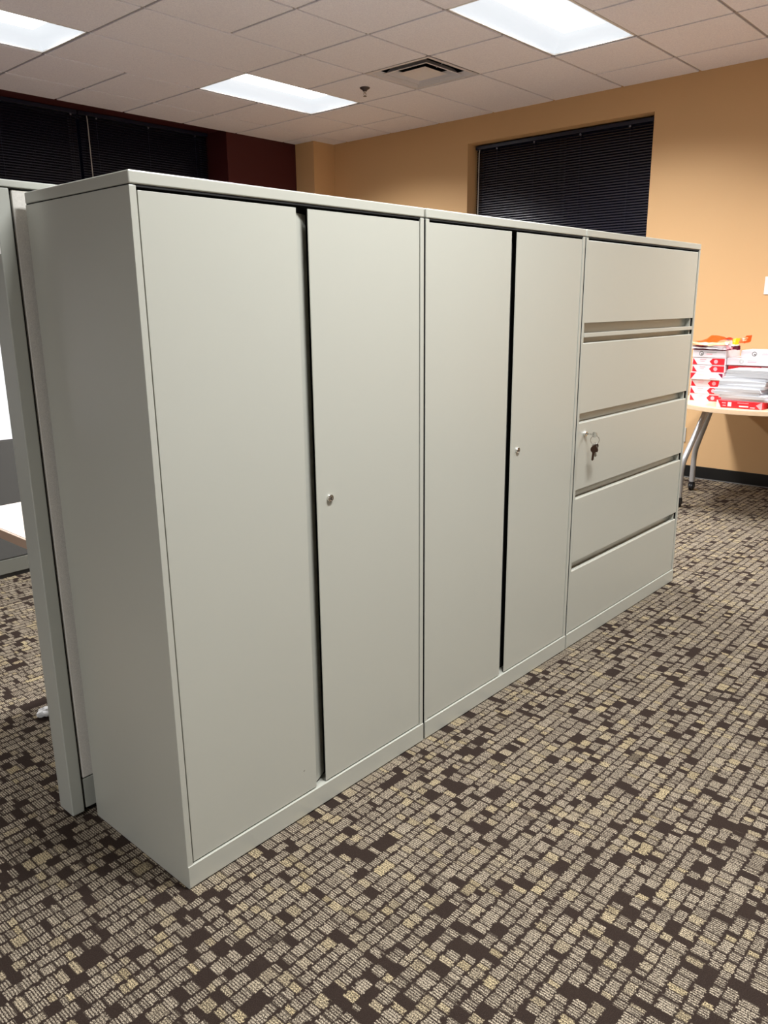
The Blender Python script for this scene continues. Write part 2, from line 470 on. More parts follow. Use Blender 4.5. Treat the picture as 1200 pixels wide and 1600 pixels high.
# ================================================================== BLINDS
def blind(label, axis, a0, a1, c, z0, z1, wand_at, cords, inward, group=None):
    """axis: direction the slats run ('X' or 'Y'); c: plane; inward: -1, towards the room"""
    mid = (a0 + a1) / 2
    loc = (mid, c, z0) if axis == 'X' else (c, mid, z0)
    r = thing('window_blind', loc, label, 'blind', group)
    def B(mb, u0, u1, v0, v1, za, zb, m, bev=0.0):
        if axis == 'X': mb.box(u0, u1, c + v0 * 1, c + v1, za, zb, m, bev)
        else: mb.box(c + v0, c + v1, u0, u1, za, zb, m, bev)
    part_mb = MB(); B(part_mb, a0, a1, -.020, .018, z1 - .032, z1, M['blind_rail'], .003)
    part(part_mb, 'head_rail', r)
    s = MB(); bm = s.bm; k = s.mi(M['blind'])
    pitch, wd = 0.0215, 0.025
    z = z1 - .045
    tilt = math.radians(56)
    e0, e1 = a0 + .008, a1 - .008
    while z > z0 + .03:
        prof = []
        for q in range(6):
            t = q / 5 - .5
            crown = 0.0028 * (1 - (2 * t) ** 2)
            # room edge of each slat is turned up-ish, crown bulges to the room
            vy = t * wd * math.cos(tilt) - crown * math.sin(tilt)
            vz = t * wd * math.sin(tilt) + crown * math.cos(tilt)
            prof.append((vy, vz))
        rows = []
        for off in (0, .0004):
            for (vy, vz) in (prof if off == 0 else prof[::-1]):
                rows.append((vy + off, z + vz))
        def P(u, v, zz): return (u, c + v, zz) if axis == 'X' else (c + v, u, zz)
        A = [bm.verts.new(P(e0, v, zz)) for v, zz in rows]
        Bv = [bm.verts.new(P(e1, v, zz)) for v, zz in rows]
        n = len(rows)
        for i in range(n):
            f = bm.faces.new((A[i], A[(i + 1) % n], Bv[(i + 1) % n], Bv[i])); f.material_index = k
        z -= pitch
    bmesh.ops.recalc_face_normals(bm, faces=bm.faces)
    part(s, 'slats', r)
    b = MB(); B(b, e0, e1, -.011, .011, z0, z0 + .018, M['blind_rail'], .003); part(b, 'bottom_rail', r)
    for u in cords:
        cds = MB()
        pp = [(u, c - .0145, z1 - .03), (u, c - .0145, z0 + .01)] if axis == 'X' else [(c - .0145, u, z1 - .03), (c - .0145, u, z0 + .01)]
        cds.tube(pp, .0006, M['blind_rail'], 6)
        part(cds, 'ladder_cord', r)
    for u in cords:
        cl = MB()
        if axis == 'X': cl.box(u - .008, u + .008, c - .024, c - .018, z1 - .050, z1 - .036, M['clip'], .001)
        else: cl.box(c - .024, c - .018, u - .008, u + .008, z1 - .050, z1 - .036, M['clip'], .001)
        part(cl, 'rail_clip', r, 'small pale clip on the head rail')
    if wand_at is not None:
        wz = z1 - .036
        def Q(u, v, zz): return (u, c + v, zz) if axis == 'X' else (c + v, u, zz)
        wd_ = MB().tube([Q(wand_at, -.026, wz), Q(wand_at, -.034, wz - .03), Q(wand_at + .004, -.036, wz - .95)], .0048, M['wand'], 8)
        part(wd_, 'tilt_wand', r, 'pale grey tilt wand')
    return r
blind('wide closed black mini blind in the tan wall window above the cabinets', 'Y', wy0 + .01, wy1 - .015, 5.600, wz0 + .01, wz1 - .012, 3.125, (1.66, 2.10, 2.55, 2.94), -1)
blind('closed black mini blind left of the seam on the dark red wall', 'X', 1.52, 2.900, 5.512, .93, bz - .004, None, (1.85, 2.22, 2.84), -1, 'blinds on the dark red wall')
blind('black mini blind with a pale wand, right of the seam, dark red wall', 'X', 2.914, 4.270, 5.512, .93, bz - .004, 2.985, (3.08, 3.60, 4.12), -1, 'blinds on the dark red wall')

# ================================================================== CEILING LIGHTS
def troffer(i, j, label):
    x0, x1, y0, y1 = cx(i), cx(i + 2), cy(j), cy(j + 1)
    r = thing('ceiling_light', ((x0 + x1) / 2, (y0 + y1) / 2, CZ), label, 'ceiling light', 'recessed two by four ceiling lights')
    f = MB(); e = .010; F = M['fixture']
    x0 += .007; x1 -= .007; y0 += .007; y1 -= .007
    zt = CZ + .10
    f.box(x0, x1, y0, y0 + e, CZ + .004, CZ + .012, F); f.box(x0, x1, y1 - e, y1, CZ + .004, CZ + .012, F)
    f.box(x0, x0 + e, y0, y1, CZ + .004, CZ + .012, F); f.box(x1 - e, x1, y0, y1, CZ + .004, CZ + .012, F)
    # housing walls + lid
    f.box(x0, x1, y0 - .002, y0, CZ + .006, zt, F); f.box(x0, x1, y1, y1 + .002, CZ + .006, zt, F)
    f.box(x0 - .002, x0, y0, y1, CZ + .006, zt, F); f.box(x1, x1 + .002, y0, y1, CZ + .006, zt, F)
    f.box(x0, x1, y0, y1, zt, zt + .003, F)
    part(f, 'housing', r)
    # sloped side reflectors (hipped), given a painted glow to look lit, + centre lens
    ix0, ix1, iy0, iy1 = x0 + .13, x1 - .13, y0 + .15, y1 - .15
    ax0, ax1, ay0, ay1 = x0 + e, x1 - e, y0 + e, y1 - e
    zl, zc_ = CZ + .012, CZ + .085
    s = MB(); k = s.mi(M['reflector_glow'])
    o = [s.bm.verts.new(p) for p in ((ax0, ay0, zl), (ax1, ay0, zl), (ax1, ay1, zl), (ax0, ay1, zl))]
    n = [s.bm.verts.new(p) for p in ((ix0, iy0, zc_), (ix1, iy0, zc_), (ix1, iy1, zc_), (ix0, iy1, zc_))]
    for a in range(4):
        fc = s.bm.faces.new((o[a], n[a], n[(a + 1) % 4], o[(a + 1) % 4])); fc.material_index = k
    sl = part(s, 'glowing_reflector', r)
    sol = sl.modifiers.new('s', 'SOLIDIFY'); sol.thickness = .002; sol.offset = -1
    c = MB().box(ix0 - .002, ix1 + .002, iy0 - .002, iy1 + .002, zc_ - .001, zc_ + .004, M['diffuser'])
    part(c, 'centre_lens', r)
    ld = bpy.data.lights.new('lamp', 'AREA'); ld.shape = 'RECTANGLE'
    ld.size = ix1 - ix0; ld.size_y = iy1 - iy0
    ld.energy = LAMP_W; ld.color = LAMP_COL; ld.spread = math.radians(140)
    lo = bpy.data.objects.new('lamp', ld); COL.objects.link(lo); lo.parent = r
    lo.location = (0, 0, .082)
    return r
troffer(1, 1, 'lit ceiling light nearest the red wall corner, right of the leftmost light')
troffer(-3, 1, 'lit ceiling light cut by the left edge of the photo')
troffer(1, -3, 'lit ceiling light nearest the camera, beside the air vent, above the tan wall')
for ij, lb in (((-3, -3), 'lit ceiling light out of frame above the first cabinet'), ((-4, -7), 'lit ceiling light out of frame in front of the first cabinet'),  # unseen lights added; spots chosen to shape the light on the cabinets
               ((1, -7), 'lit ceiling light out of frame in front of the drawer cabinet'), ((-10, -7), 'lit ceiling light out of frame, to the left of the camera')):
    troffer(*ij, lb)

# unlit twin position keeps its fixture dark
# ================================================================== AIR VENT
def vent():
    x0, x1, y0, y1 = cx(2), cx(3), cy(-1), cy(0)
    mx, my = (x0 + x1) / 2, (y0 + y1) / 2
    r = thing('ceiling_vent', (mx, my, CZ), 'square louvred supply air vent set in the ceiling grid', 'air vent')
    def ring(mb, ho, zo, hi, zi, m, th=.0015):
        k = mb.mi(m); b = mb.bm
        def sq(h, z): return [b.verts.new((mx + sx * h, my + sy * h, z)) for sx, sy in ((-1, -1), (1, -1), (1, 1), (-1, 1))]
        A, B_, C_, D_ = sq(ho, zo), sq(hi, zi), sq(hi, zi + th), sq(ho, zo + th)
        for a in range(4):
            n = (a + 1) % 4
            for P_, Q_ in ((A, B_), (B_, C_), (C_, D_), (D_, A)):
                f = b.faces.new((P_[a], P_[n], Q_[n], Q_[a])); f.material_index = k
    f = MB(); V = M['vent']
    ring(f, .298, CZ + .001, .272, CZ + .001, V, .004)
    ring(f, .272, CZ + .001, .245, CZ + .030, V)
    bmesh.ops.recalc_face_normals(f.bm, faces=f.bm.faces); part(f, 'frame', r)
    for ho, hi in ((.205, .150), ):
        l = MB(); ring(l, ho, CZ + .000, ho - .012, CZ + .000, V, .003); ring(l, ho - .012, CZ + .001, hi + .015, CZ + .036, V)
        bmesh.ops.recalc_face_normals(l.bm, faces=l.bm.faces); part(l, 'louvre', r)
    c = MB(); ring(c, .130, CZ + .002, .02, CZ + .030, V)
    c.box(mx - .022, mx + .022, my - .022, my + .022, CZ + .029, CZ + .033, V)
    bmesh.ops.recalc_face_normals(c.bm, faces=c.bm.faces); part(c, 'centre_cone', r)
    d = MB(); D = M['duct']
    h = .30
    d.box(mx - h, mx + h, my - h, my - h + .004, CZ + .03, CZ + .2, D); d.box(mx - h, mx + h, my + h - .004, my + h, CZ + .03, CZ + .2, D)
    d.box(mx - h, mx - h + .004, my - h, my + h, CZ + .03, CZ + .2, D); d.box(mx + h - .004, mx + h, my - h, my + h, CZ + .03, CZ + .2, D)
    d.box(mx - h, mx + h, my - h, my + h, CZ + .2, CZ + .21, D)
    part(d, 'duct', r, 'dark duct throat')
    for ax_, ay_ in ((1, 0), (-1, 0), (0, 1), (0, -1)):
        part(MB().tube([(mx + ax_ * .13, my + ay_ * .13, CZ + .02), (mx + ax_ * .23, my + ay_ * .23, CZ + .05)], .002, V, 6), 'support_rod', r)
vent()

# sprinkler
sx, sy = 4.071, 3.165
r = thing('fire_sprinkler', (sx, sy, CZ), 'small dark pendent fire sprinkler hanging from a ceiling tile', 'sprinkler')
part(MB().lathe([(.040, 0.0), (.041, -.003), (.036, -.008), (.020, -.018), (.012, -.028), (.0, -.028)], (sx, sy, CZ), M['bronze'], 24), 'escutcheon', r)
b = MB().lathe([(.0, -.020), (.009, -.024), (.009, -.036), (.006, -.040), (.0, -.041)], (sx, sy, CZ), M['chrome'], 16)
b.tube([(sx - .010, sy, CZ - .03), (sx - .011, sy, CZ - .05), (sx - .003, sy, CZ - .060)], .0022, M['bronze'], 6)
b.tube([(sx + .010, sy, CZ - .03), (sx + .011, sy, CZ - .05), (sx + .003, sy, CZ - .060)], .0022, M['bronze'], 6)
part(b, 'sprinkler_body', r)
part(MB().lathe([(.0, -.060), (.014, -.061), (.014, -.063), (.0, -.064)], (sx, sy, CZ), M['bronze'], 20), 'deflector', r)

# ================================================================== CABINETS
P_ = M['paint']; H = 1.648
DZ0, DZ1 = .068, 1.612          # door bottom / top
def shell(root, x0, x1, openings_dark=True):
    st = .016
    b = MB()
    D = CAB_D
    b.box(x0, x0 + st, 0.0, D, 0.0, 1.6205, P_, .0018)
    b.box(x1 - st, x1, 0.0, D, 0.0, 1.6205, P_, .0018)
    b.box(x0 + st, x1 - st, D - .003, D, 0.02, 1.6205, P_)
    b.box(x0 + st, x1 - st, .03, D - .003, .055, .062, P_)
    b.box(x0 + .017, x1 - .017, .040, .044, .062, 1.6195, M['dark_in'])  # dark plate stands for the shade inside the carcass
    part(b, 'body', root)
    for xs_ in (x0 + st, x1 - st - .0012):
        part(MB().box(xs_, xs_ + .0012, .006, .034, .066, 1.618, M['shadow_gap']), 'door_gap_shade', root, 'black strip standing for shade inside the frame')  # shade of the door gap, put in as a black strip
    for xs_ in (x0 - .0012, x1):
        if xs_ > .1: part(MB().box(xs_, xs_ + .0012, .0022, .060, .004, 1.619, M['shadow_gap']), 'side_gap_shade', root, 'black strip standing for shade between neighbouring cabinets')  # shade in the gap between cabinets, put in as black strips
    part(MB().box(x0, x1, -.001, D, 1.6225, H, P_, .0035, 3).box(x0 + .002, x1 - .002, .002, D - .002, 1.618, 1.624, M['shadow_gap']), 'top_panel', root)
    part(MB().box(x0 + .0005, x1 - .0005, -.0025, .030, .004, .064, P_, .0012).box(x0 + .004, x1 - .004, .004, .05, 0, .006, M['black_base']), 'kick_plate', root)

def lock(parent_root, x, z, r=.0105):
    b = MB()
    b.lathe([(0, .004), (r, .004), (r, -.0035), (r * .92, -.0052), (r * .80, -.0052), (r * .76, -.0030), (r * .58, -.0026), (r * .54, -.0046), (r * .3, -.005), (0, -.005)], (x, 0, z), M['chrome'], 28, 'Y')
    b.box(x - .0009, x + .0009, -.0056, -.003, z - .0045, z + .0045, M['shadow_gap'])
    return part(b, 'lock', parent_root, 'round chrome lock')

def door_pair(root, xa, xb, xc, xd, lockx):
    # left door: flat face with a crisp edge; behind it a curved finger-pull channel sweeps back under the right door
    dl = MB().box(xa, xb, .0025, .0100, DZ0, DZ1, P_, .0010).box(xa + .002, xb - .006, .0100, .022, DZ0 + .002, DZ1 - .002, M['shadow_gap'])  # black backing box paints the shade behind the left door
    left = part(dl, 'door', root)
    pts = []
    for k in range(13):
        t = k / 12
        pts.append((xb - .004 + (xc + .026 - xb) * t, .0110 + .024 * t ** 1.25))
    pts += [(x_, y_ + .0012) for x_, y_ in pts[::-1]]
    part(MB().prism(pts, DZ0 + .006, DZ1 - .010, P_, 'Z'), 'finger_pull', left)
    dr = MB().box(xc, xd, .0025, .0055, DZ0, DZ1, P_, .0010).box(xc + .026, xd - .002, .0055, .022, DZ0 + .002, DZ1 - .002, M['shadow_gap'])  # black backing box paints the shade behind the right door
    right = part(dr, 'door', root)
    b = MB(); r_ = .0105
    b.lathe([(0, .004), (r_, .004), (r_, -.0035), (r_ * .92, -.0052), (r_ * .80, -.0052), (r_ * .76, -.0030), (r_ * .58, -.0026), (r_ * .54, -.0046), (r_ * .3, -.005), (0, -.005)], (lockx, .002, .896), M['chrome'], 28, 'Y')
    b.box(lockx - .0009, lockx + .0009, -.0040, -.001, .896 - .0045, .896 + .0045, M['shadow_gap'])
    part(b, 'lock', right, 'round chrome lock')
    return left, right

c1 = thing('storage_cabinet', (.4555, CAB_D / 2, 0), 'tall grey two-door metal storage cabinet nearest the camera, its side facing left', 'cabinet', 'tall two-door storage cabinets')
shell(c1, 0, .9095)
dl, dr = door_pair(c1, .0195, .4355, .4725, .8915, .518)
part(MB().box(.388, .392, .0018, .0027, .1395, .1405, M['shadow_gap']), 'scuff_mark', dl, 'tiny black scuff')

c2 = thing('storage_cabinet', (.917 + .4605, CAB_D / 2, 0), 'tall grey two-door metal storage cabinet in the middle of the row', 'cabinet', 'tall two-door storage cabinets')
shell(c2, .9175, 1.8375)
door_pair(c2, .9355, 1.3565, 1.3875, 1.8190, 1.429)

c3 = thing('lateral_file', ((1.845 + 2.942) / 2, CAB_D / 2, 0), 'tall grey five-drawer lateral file at the far end of the cabinet row', 'filing cabinet')
X0, X1 = 1.8460, 2.942
shell(c3, X0, X1)
dx0, dx1 = 1.866, 2.921
rc = MB()
for za, zb in ((1.278, 1.317), (1.243, 1.268), (.940, .976), (.637, .673), (.335, .371)):
    rc.box(dx0 + .002, dx1 - .002, .028, .034, za, zb, P_)                 # recess back
    rc.box(dx0 + .002, dx1 - .002, .006, .028, zb - .0004, zb + .0012, M['shadow_gap'])  # shadow under the drawer above, painted as a thin black strip
    rc.box(dx1 - .024, dx1 - .018, .006, .028, za + .001, zb - .001, P_)    # catch bracket at the right end
part(rc, 'recess_panel', c3)
part(MB().box(dx0, dx1, -.0005, .020, 1.2635, 1.2795, P_, .002), 'divider_rail', c3)
drawer_parts = []
for za, zb in ((1.317, DZ1), (.976, 1.243), (.673, .940), (.371, .637), (DZ0, .335)):
    d = MB().prism([(.0025, za), (.0025, zb - .0028), (.0045, zb), (.0275, zb), (.0275, zb - .004), (.012, zb - .004), (.012, za)], dx0, dx1, P_, 'X', .001)
    drawer_parts.append(part(d, 'drawer', c3))
klx, klz = 1.915, .893
b = MB(); r_ = .010
b.lathe([(0, .004), (r_, .004), (r_, -.006), (r_ * .9, -.008), (0, -.008)], (klx, .002, klz), M['chrome'], 24, 'Y')
part(b, 'lock', drawer_parts[2], 'round chrome lock')

# keys: one sits in the lock, the others hang from its ring
kr = thing('key_ring', (klx, -.03, klz), 'bunch of small keys hanging from the lock of the middle drawer', 'keys')
def key(mb, m, top, length, lean, bow=.012, yaw=0.0):
    """flat key hanging from top; lean tilts it sideways"""
    b = bmesh.new()
    pts = []
    for k in range(14):
        a = math.pi * (0.12 + 1.76 * k / 13) + math.pi / 2
        pts.append((bow * math.sin(a) * -1, -bow + bow * -math.cos(a) * -1))
    pts = [(bow * math.cos(t), -bow + bow * math.sin(t)) for t in [math.radians(-65 + 310 * k / 15) for k in range(16)]]
    w_ = .0048; L = length
    pts += [(-w_, -2 * bow - .002), (-w_, -L + .004), (-.0012, -L), (w_, -L + .006)]
    z = -L + .010
    while z < -2 * bow - .008:
        pts += [(w_ - .0014, z), (w_, z + .003)]; z += .006
    pts += [(w_, -2 * bow - .002)]
    lo = [b.verts.new((u, -.0012, v)) for u, v in pts]; hi = [b.verts.new((u, .0012, v)) for u, v in pts]
    n = len(pts)
    b.faces.new(lo); b.faces.new(hi[::-1])
    for i in range(n): b.faces.new((lo[i], hi[i], hi[(i + 1) % n], lo[(i + 1) % n]))
    bmesh.ops.recalc_face_normals(b, faces=b.faces)
    mt = Matrix.Translation(top) @ Matrix.Rotation(yaw, 4, 'Z') @ Matrix.Rotation(lean, 4, 'Y')
    bmesh.ops.transform(b, matrix=mt, verts=b.verts)
    mb._add(b, m)
ins = MB()
ins.box(klx - .0010, klx + .0010, -.034, -.004, klz - .003, klz + .004, M['chrome'])
ins.lathe([(0, -.0012), (.011, -.0012), (.011, .0012), (0, .0012)], (klx, -.040, klz), M['chrome'], 20, 'X')
ins.box(klx - .009, klx + .009, -.012, -.0075, klz - .0022, klz + .0022, M['chrome'], .001)
part(ins, 'key', kr, 'chrome key turned in the lock')
def ring_mb(c, R, tilt_, m, r=.0014):
    pts = []
    for k in range(26):
        a = 2 * math.pi * k / 26
        v = Vector((R * math.cos(a), 0, R * math.sin(a))); v = Matrix.Rotation(tilt_, 3, 'Z') @ v
        pts.append(Vector(c) + v)
    return MB().tube(pts, r, m, 8, closed=True)
part(ring_mb((klx + .003, -.041, klz - .021), .017, -.9, M['chrome']), 'ring', kr)
part(ring_mb((klx + .004, -.040, klz - .042), .010, -.5, M['chrome'], .0014), 'ring', kr)
k1 = MB(); key(k1, M['key_brass'], (klx - .001, -.042, klz - .043), .060, math.radians(4), .0140, -.6); part(k1, 'key', kr, 'dark key')
k2 = MB(); key(k2, M['chrome'], (klx + .007, -.038, klz - .040), .050, math.radians(-9), .0120, -1.0); part(k2, 'key', kr, 'bright key')
k3 = MB(); key(k3, M['key_brass'], (klx + .011, -.044, klz - .036), .036, math.radians(-14), .010, -.3); part(k3, 'key', kr, 'dark key')

# ================================================================== PARTITION PANELS
Tm = M['trim_paint']
py0, py1, pz = .474, .549, 1.676
pr = thing('partition_panel', (.9, .51, 0), 'grey fabric cubicle partition standing behind the tall storage cabinets', 'partition', 'office partition panels')
px1 = 2.80
part(MB().box(-.057, px1, py0 - .004, py1 + .004, pz - .016, pz, Tm, .003), 'top_cap', pr)
part(MB().box(-.057, -.0215, py0, py1, .012, pz - .017, Tm, .0035, 3), 'end_cap', pr)
part(MB().box(-.0155, px1, py0 + .003, py1 - .003, .112, pz - .020, M['fabric'], .004), 'fabric_panel', pr)
part(MB().box(-.0155, px1, py0 + .004, py1 - .004, .018, .109, Tm, .0015), 'kick_plate', pr)
part(MB().box(-.022, px1 - .01, py0 + .010, py1 - .010, .016, pz - .018, M['shadow_gap']), 'core_frame', pr, 'black core seen in the seams')
for xx in (0.0, px1 - .06): part(MB().box(xx, xx + .05, py0 + .015, py1 - .015, 0, .018, M['black_plastic']), 'levelling_foot', pr)
part(MB().box(-.0590, -.0565, py0 + .002, py1 - .002, 1.512, pz - .018, M['white_plastic'], .0008), 'end_cover', pr, 'white strip at the top of the end cap')

fr = thing('partition_panel', (.9, 2.76, 0), 'charcoal cubicle partition with a white upper tile, beyond the desk at far left', 'partition', 'office partition panels')
fx0, fx1, fy0, fy1 = -1.1, 1.40, 2.715, 2.785
part(MB().box(fx0, fx1, fy0 + .003, fy1 - .003, .733, 1.655, M['white_board'], .002), 'upper_tile', fr, 'glossy white upper tile')
part(MB().box(fx0, fx1, fy0, fy1, .102, .730, M['fabric_dark'], .003), 'lower_tile', fr, 'charcoal fabric lower tile')
part(MB().box(fx0, fx1, fy0 - .006, fy1 + .006, .022, .098, M['kick_dark'], .002).box(fx0, fx1, fy0, fy1, 0.0, .022, M['black_base']), 'kick_plate', fr)
part(MB().box(fx0 - .01, fx1 + .01, fy0 - .004, fy1 + .004, 1.656, 1.676, Tm, .003), 'top_cap', fr)

# desk between the partitions
dk = thing('desk', (.7, .9, 0), 'pale laminate desk behind the grey partition at the left edge', 'desk')
part(MB().box(.046, 1.45, .556, 1.256, .712, .741, M['desk_top'], .002), 'desk_top', dk)
part(MB().box(.038, .0455, .556, 1.256, .712, .7405, M['desk_edge'], .0015), 'edge_band', dk, 'tan edge band')
for yy in (.60, 1.21):
    part(MB().box(1.38, 1.42, yy - .02, yy + .02, 0.0, .712, Tm, .003), 'leg', dk)
part(MB().box(.60, .63, .60, 1.22, 0.0, .711, Tm, .002), 'support_panel', dk)

# crumpled scrap of white plastic on the carpet
sc = MB(); bmk = sc.mi(M['white_plastic'])
bb = bmesh.new(); bmesh.ops.create_icosphere(bb, subdivisions=3, radius=1.0)
for v in bb.verts:
    d = v.co.normalized()
    f = 1 + .22 * math.sin(5 * d.x + 2 * d.z) * math.cos(4 * d.y) + .10 * math.sin(11 * d.y + 3 * d.x)
    v.co = Vector((d.x * .030 * f, d.y * .022 * f, max(d.z * .016 * f, -.012) + .012))
bmesh.ops.translate(bb, vec=(.172, 1.115, 0), verts=bb.verts)
sc._add(bb, M['white_plastic'])
tag(sc.build('plastic_scrap'), 'crumpled white plastic scrap on the carpet beside the partition foot', 'scrap')

# ================================================================== WALL PLATES
o = thing('wall_outlet', (WX - .003, .99, .29), 'wall outlet low on the tan wall behind the table leg', 'outlet')
part(MB().box(WX - .008, WX, .956, 1.026, .288, .404, M['logo_pale'], .002).box(WX - .010, WX - .007, .968, 1.014, .300, .392, M['white_plastic'], .001), 'cover_plate', o)
o = thing('wall_switch', (WX - .003, .43, 1.44), 'white switch plate on the tan wall above the table, at the right edge', 'switch')
part(MB().box(WX - .007, WX, .360, .472, 1.440, 1.566, M['white_plastic'], .002), 'cover_plate', o)
for yy in (.384, .432): part(MB().box(WX - .012, WX - .006, yy, yy + .016, 1.485, 1.521, M['white_plastic'], .001), 'toggle', o)

# ================================================================== TABLE
tb = thing('folding_table', (4.85, .2, 0), 'maple-topped table with a rounded end and caster legs by the tan wall', 'table')
TC, TR = (4.715, .200), .515
pts = [(TC[0] - TR * math.sin(math.radians(t)), TC[1] + TR * math.cos(math.radians(t))) for t in range(0, 181, 6)]
pts += [(5.40, TC[1] - TR), (5.40, TC[1] + TR)]
top = MB().prism(pts, .708, .7385, M['laminate_edge'], 'Z', .003)
part(top, 'table_edge', tb, 'paler banded edge')
pts2 = [(TC[0] - (TR - .006) * math.sin(math.radians(t)), TC[1] + (TR - .006) * math.cos(math.radians(t))) for t in range(0, 181, 6)] + [(5.394, TC[1] - TR + .006), (5.394, TC[1] + TR - .006)]
part(MB().prism(pts2, .738, .7402, M['laminate'], 'Z'), 'table_top', tb)
def leg(x_top, y_top, x_f, y_f, kz=.30):
    pts = [(x_top, y_top, .706)]
    T0 = Vector((x_top, y_top, .706)); K = Vector((x_f, y_f, kz)); B = Vector((x_f, y_f, .066))
    d1 = (T0 - K).normalized(); d2 = (B - K).normalized()
    for t in range(0, 7):
        q = t / 6; a = K + d1 * .07; c = K + d2 * .07
        pts.append(((1 - q) ** 2 * a + 2 * q * (1 - q) * K + q * q * c))
    pts.append(B)
    b = MB().tube(pts, .020, M['silver'], 16)
    l = part(b, 'leg', tb)
    cst = MB()
    cst.lathe([(0, -.016), (.024, -.016), (.028, -.010), (.028, -.003), (.020, -.002), (.020, .002), (.028, .003), (.028, .010), (.024, .016), (0, .016)], (x_f, y_f, .028), M['black_plastic'], 24, 'Y')
    cst.lathe([(0, .040), (.021, .040), (.024, .052), (.022, .068), (0, .068)], (x_f, y_f, 0), M['black_plastic'], 20)
    cst.box(x_f - .020, x_f + .020, y_f - .020, y_f - .017, .020, .055, M['black_plastic'], .001)
    cst.box(x_f - .020, x_f + .020, y_f + .017, y_f + .020, .020, .055, M['black_plastic'], .001)
    part(cst, 'caster', l, 'black twin-wheel caster')
leg(4.66, .505, 4.47, .585)
leg(4.84, .535, 5.035, .712)
leg(4.66, -.105, 4.47, -.185)
leg(4.84, -.135, 5.035, -.312)
part(MB().box(4.60, 4.92, .47, .57, .700, .708, M['black_plastic'], .002).box(4.60, 4.92, -.17, -.07, .700, .708, M['black_plastic'], .002).box(4.735, 4.785, -.10, .50, .66, .70, M['silver'], .004), 'under_frame', tb)

# ================================================================== PAPER ON THE TABLE
RZ = .0485
def ream(label, x, y, z, kind, group, w=.218, d=.280, h=.0478, rz=0.0):
    """ream with its visible face at x (facing -x), y = left (high-y) edge"""
    r = MB(); base = M['ream_white'] if kind in ('tri', 'trap', 'logo', 'logo_pale', 'pink') else M['ream_red']
    x0, y1, y0 = 0, 0, -w
    r.box(x0, x0 + d, y0, y1, 0, h, base, .003)
    e = -.0004
    def quad(pts, m):   # pts in fractions (u along the face from left, v up)
        k = r.mi(m); q = [(e, -u * w, v * h) for u, v in pts]; q2 = [(.0002, a[1], a[2]) for a in q]
        A = [r.bm.verts.new(p) for p in q]; B = [r.bm.verts.new(p) for p in q2]; n = len(A)
        f = r.bm.faces.new(A); f.material_index = k; f.normal_update()
        for i in range(n):
            f = r.bm.faces.new((A[i], B[i], B[(i + 1) % n], A[(i + 1) % n])); f.material_index = k
    def disc(u, v, rad, m):
        quad([(u + rad * math.cos(t) / w, v + rad * math.sin(t) / h) for t in [2 * math.pi * k / 18 for k in range(18)]], m)
    if kind == 'tri':
        quad([(.02, .06), (.17, .06), (.03, .92)], M['ream_red'])
        quad([(.62, .06), (.98, .06), (.98, .92), (.62, .92), (.53, .5)], M['ream_red'])
        e -= .0003; disc(.72, .50, .013, M['ream_pink'])
        quad([(.24, .72), (.42, .72), (.42, .80), (.24, .80)], M['ream_pink'])
        quad([(.24, .50), (.38, .50), (.38, .55), (.24, .55)], M['ream_pink'])
    elif kind == 'trap':
        quad([(.01, .06), (.03, .06), (.17, .92), (.01, .92)], M['ream_red'])
        quad([(.84, .92), (.98, .92), (.98, .25)], M['wine'])
        quad([(.60, .15), (.80, .15), (.80, .25), (.60, .25)], M['ream_pink'])
        quad([(.22, .60), (.42, .60), (.42, .68), (.22, .68)], M['logo_pale'])
    elif kind in ('logo', 'logo_pale'):
        m1 = M['logo_grey'] if kind == 'logo' else M['logo_pale']
        disc(.27 if kind == 'logo' else .30, .55, .0155, m1); e -= .0003
        disc(.27 if kind == 'logo' else .30, .55, .0105, M['ream_white'] if kind == 'logo' else M['logo_pale'])
        e -= .0003; disc(.28 if kind == 'logo' else .30, .48, .006, M['logo_grey'] if kind == 'logo' else M['ream_white'])
        quad([(.42, .66), (.72, .66), (.72, .78), (.42, .78)], M['logo_pale'])
        quad([(.42, .46), (.60, .46), (.60, .54), (.42, .54)], M['ream_pink'])
    elif kind == 'red_label':
        quad([(.0, .02), (.10, .06), (.02, .98), (.0, .98)], M['ream_white'])
        quad([(.86, .55), (.97, .95), (.99, .95), (.99, .05), (.95, .05)], M['ream_pink'])
        quad([(.25, .22), (.33, .22), (.33, .78), (.25, .78)], M['ream_white'])
        quad([(.12, .58), (.21, .58), (.21, .70), (.12, .70)], M['ream_pink']); quad([(.14, .25), (.21, .25), (.21, .37), (.14, .37)], M['ream_pink'])
        quad([(.50, .24), (.70, .24), (.70, .40), (.50, .40)], M['ream_white'])
        quad([(.46, .70), (.70, .70), (.70, .77), (.46, .77)], M['ream_pink']); quad([(.74, .15), (.84, .15), (.84, .30), (.74, .30)], M['ream_pink'])
    elif kind == 'red_fade':
        quad([(.10, .1), (.34, .1), (.34, .9), (.10, .9)], M['ream_red'])
        quad([(.62, .1), (.72, .1), (.72, .9), (.62, .9)], M['ream_pink'])
        quad([(.75, .05), (.98, .05), (.98, .95), (.75, .95)], M['ream_white'])
    elif kind == 'pink':
        quad([(.02, .05), (.5, .05), (.4, .9), (.02, .9)], M['ream_pink'])
    bmesh.ops.recalc_face_normals(r.bm, faces=r.bm.faces)
    o = r.build('paper_ream', smooth=False)
    o.location = (x, y, z); o.rotation_euler = (0, 0, rz)
    return tag(o, label, 'paper ream', group)

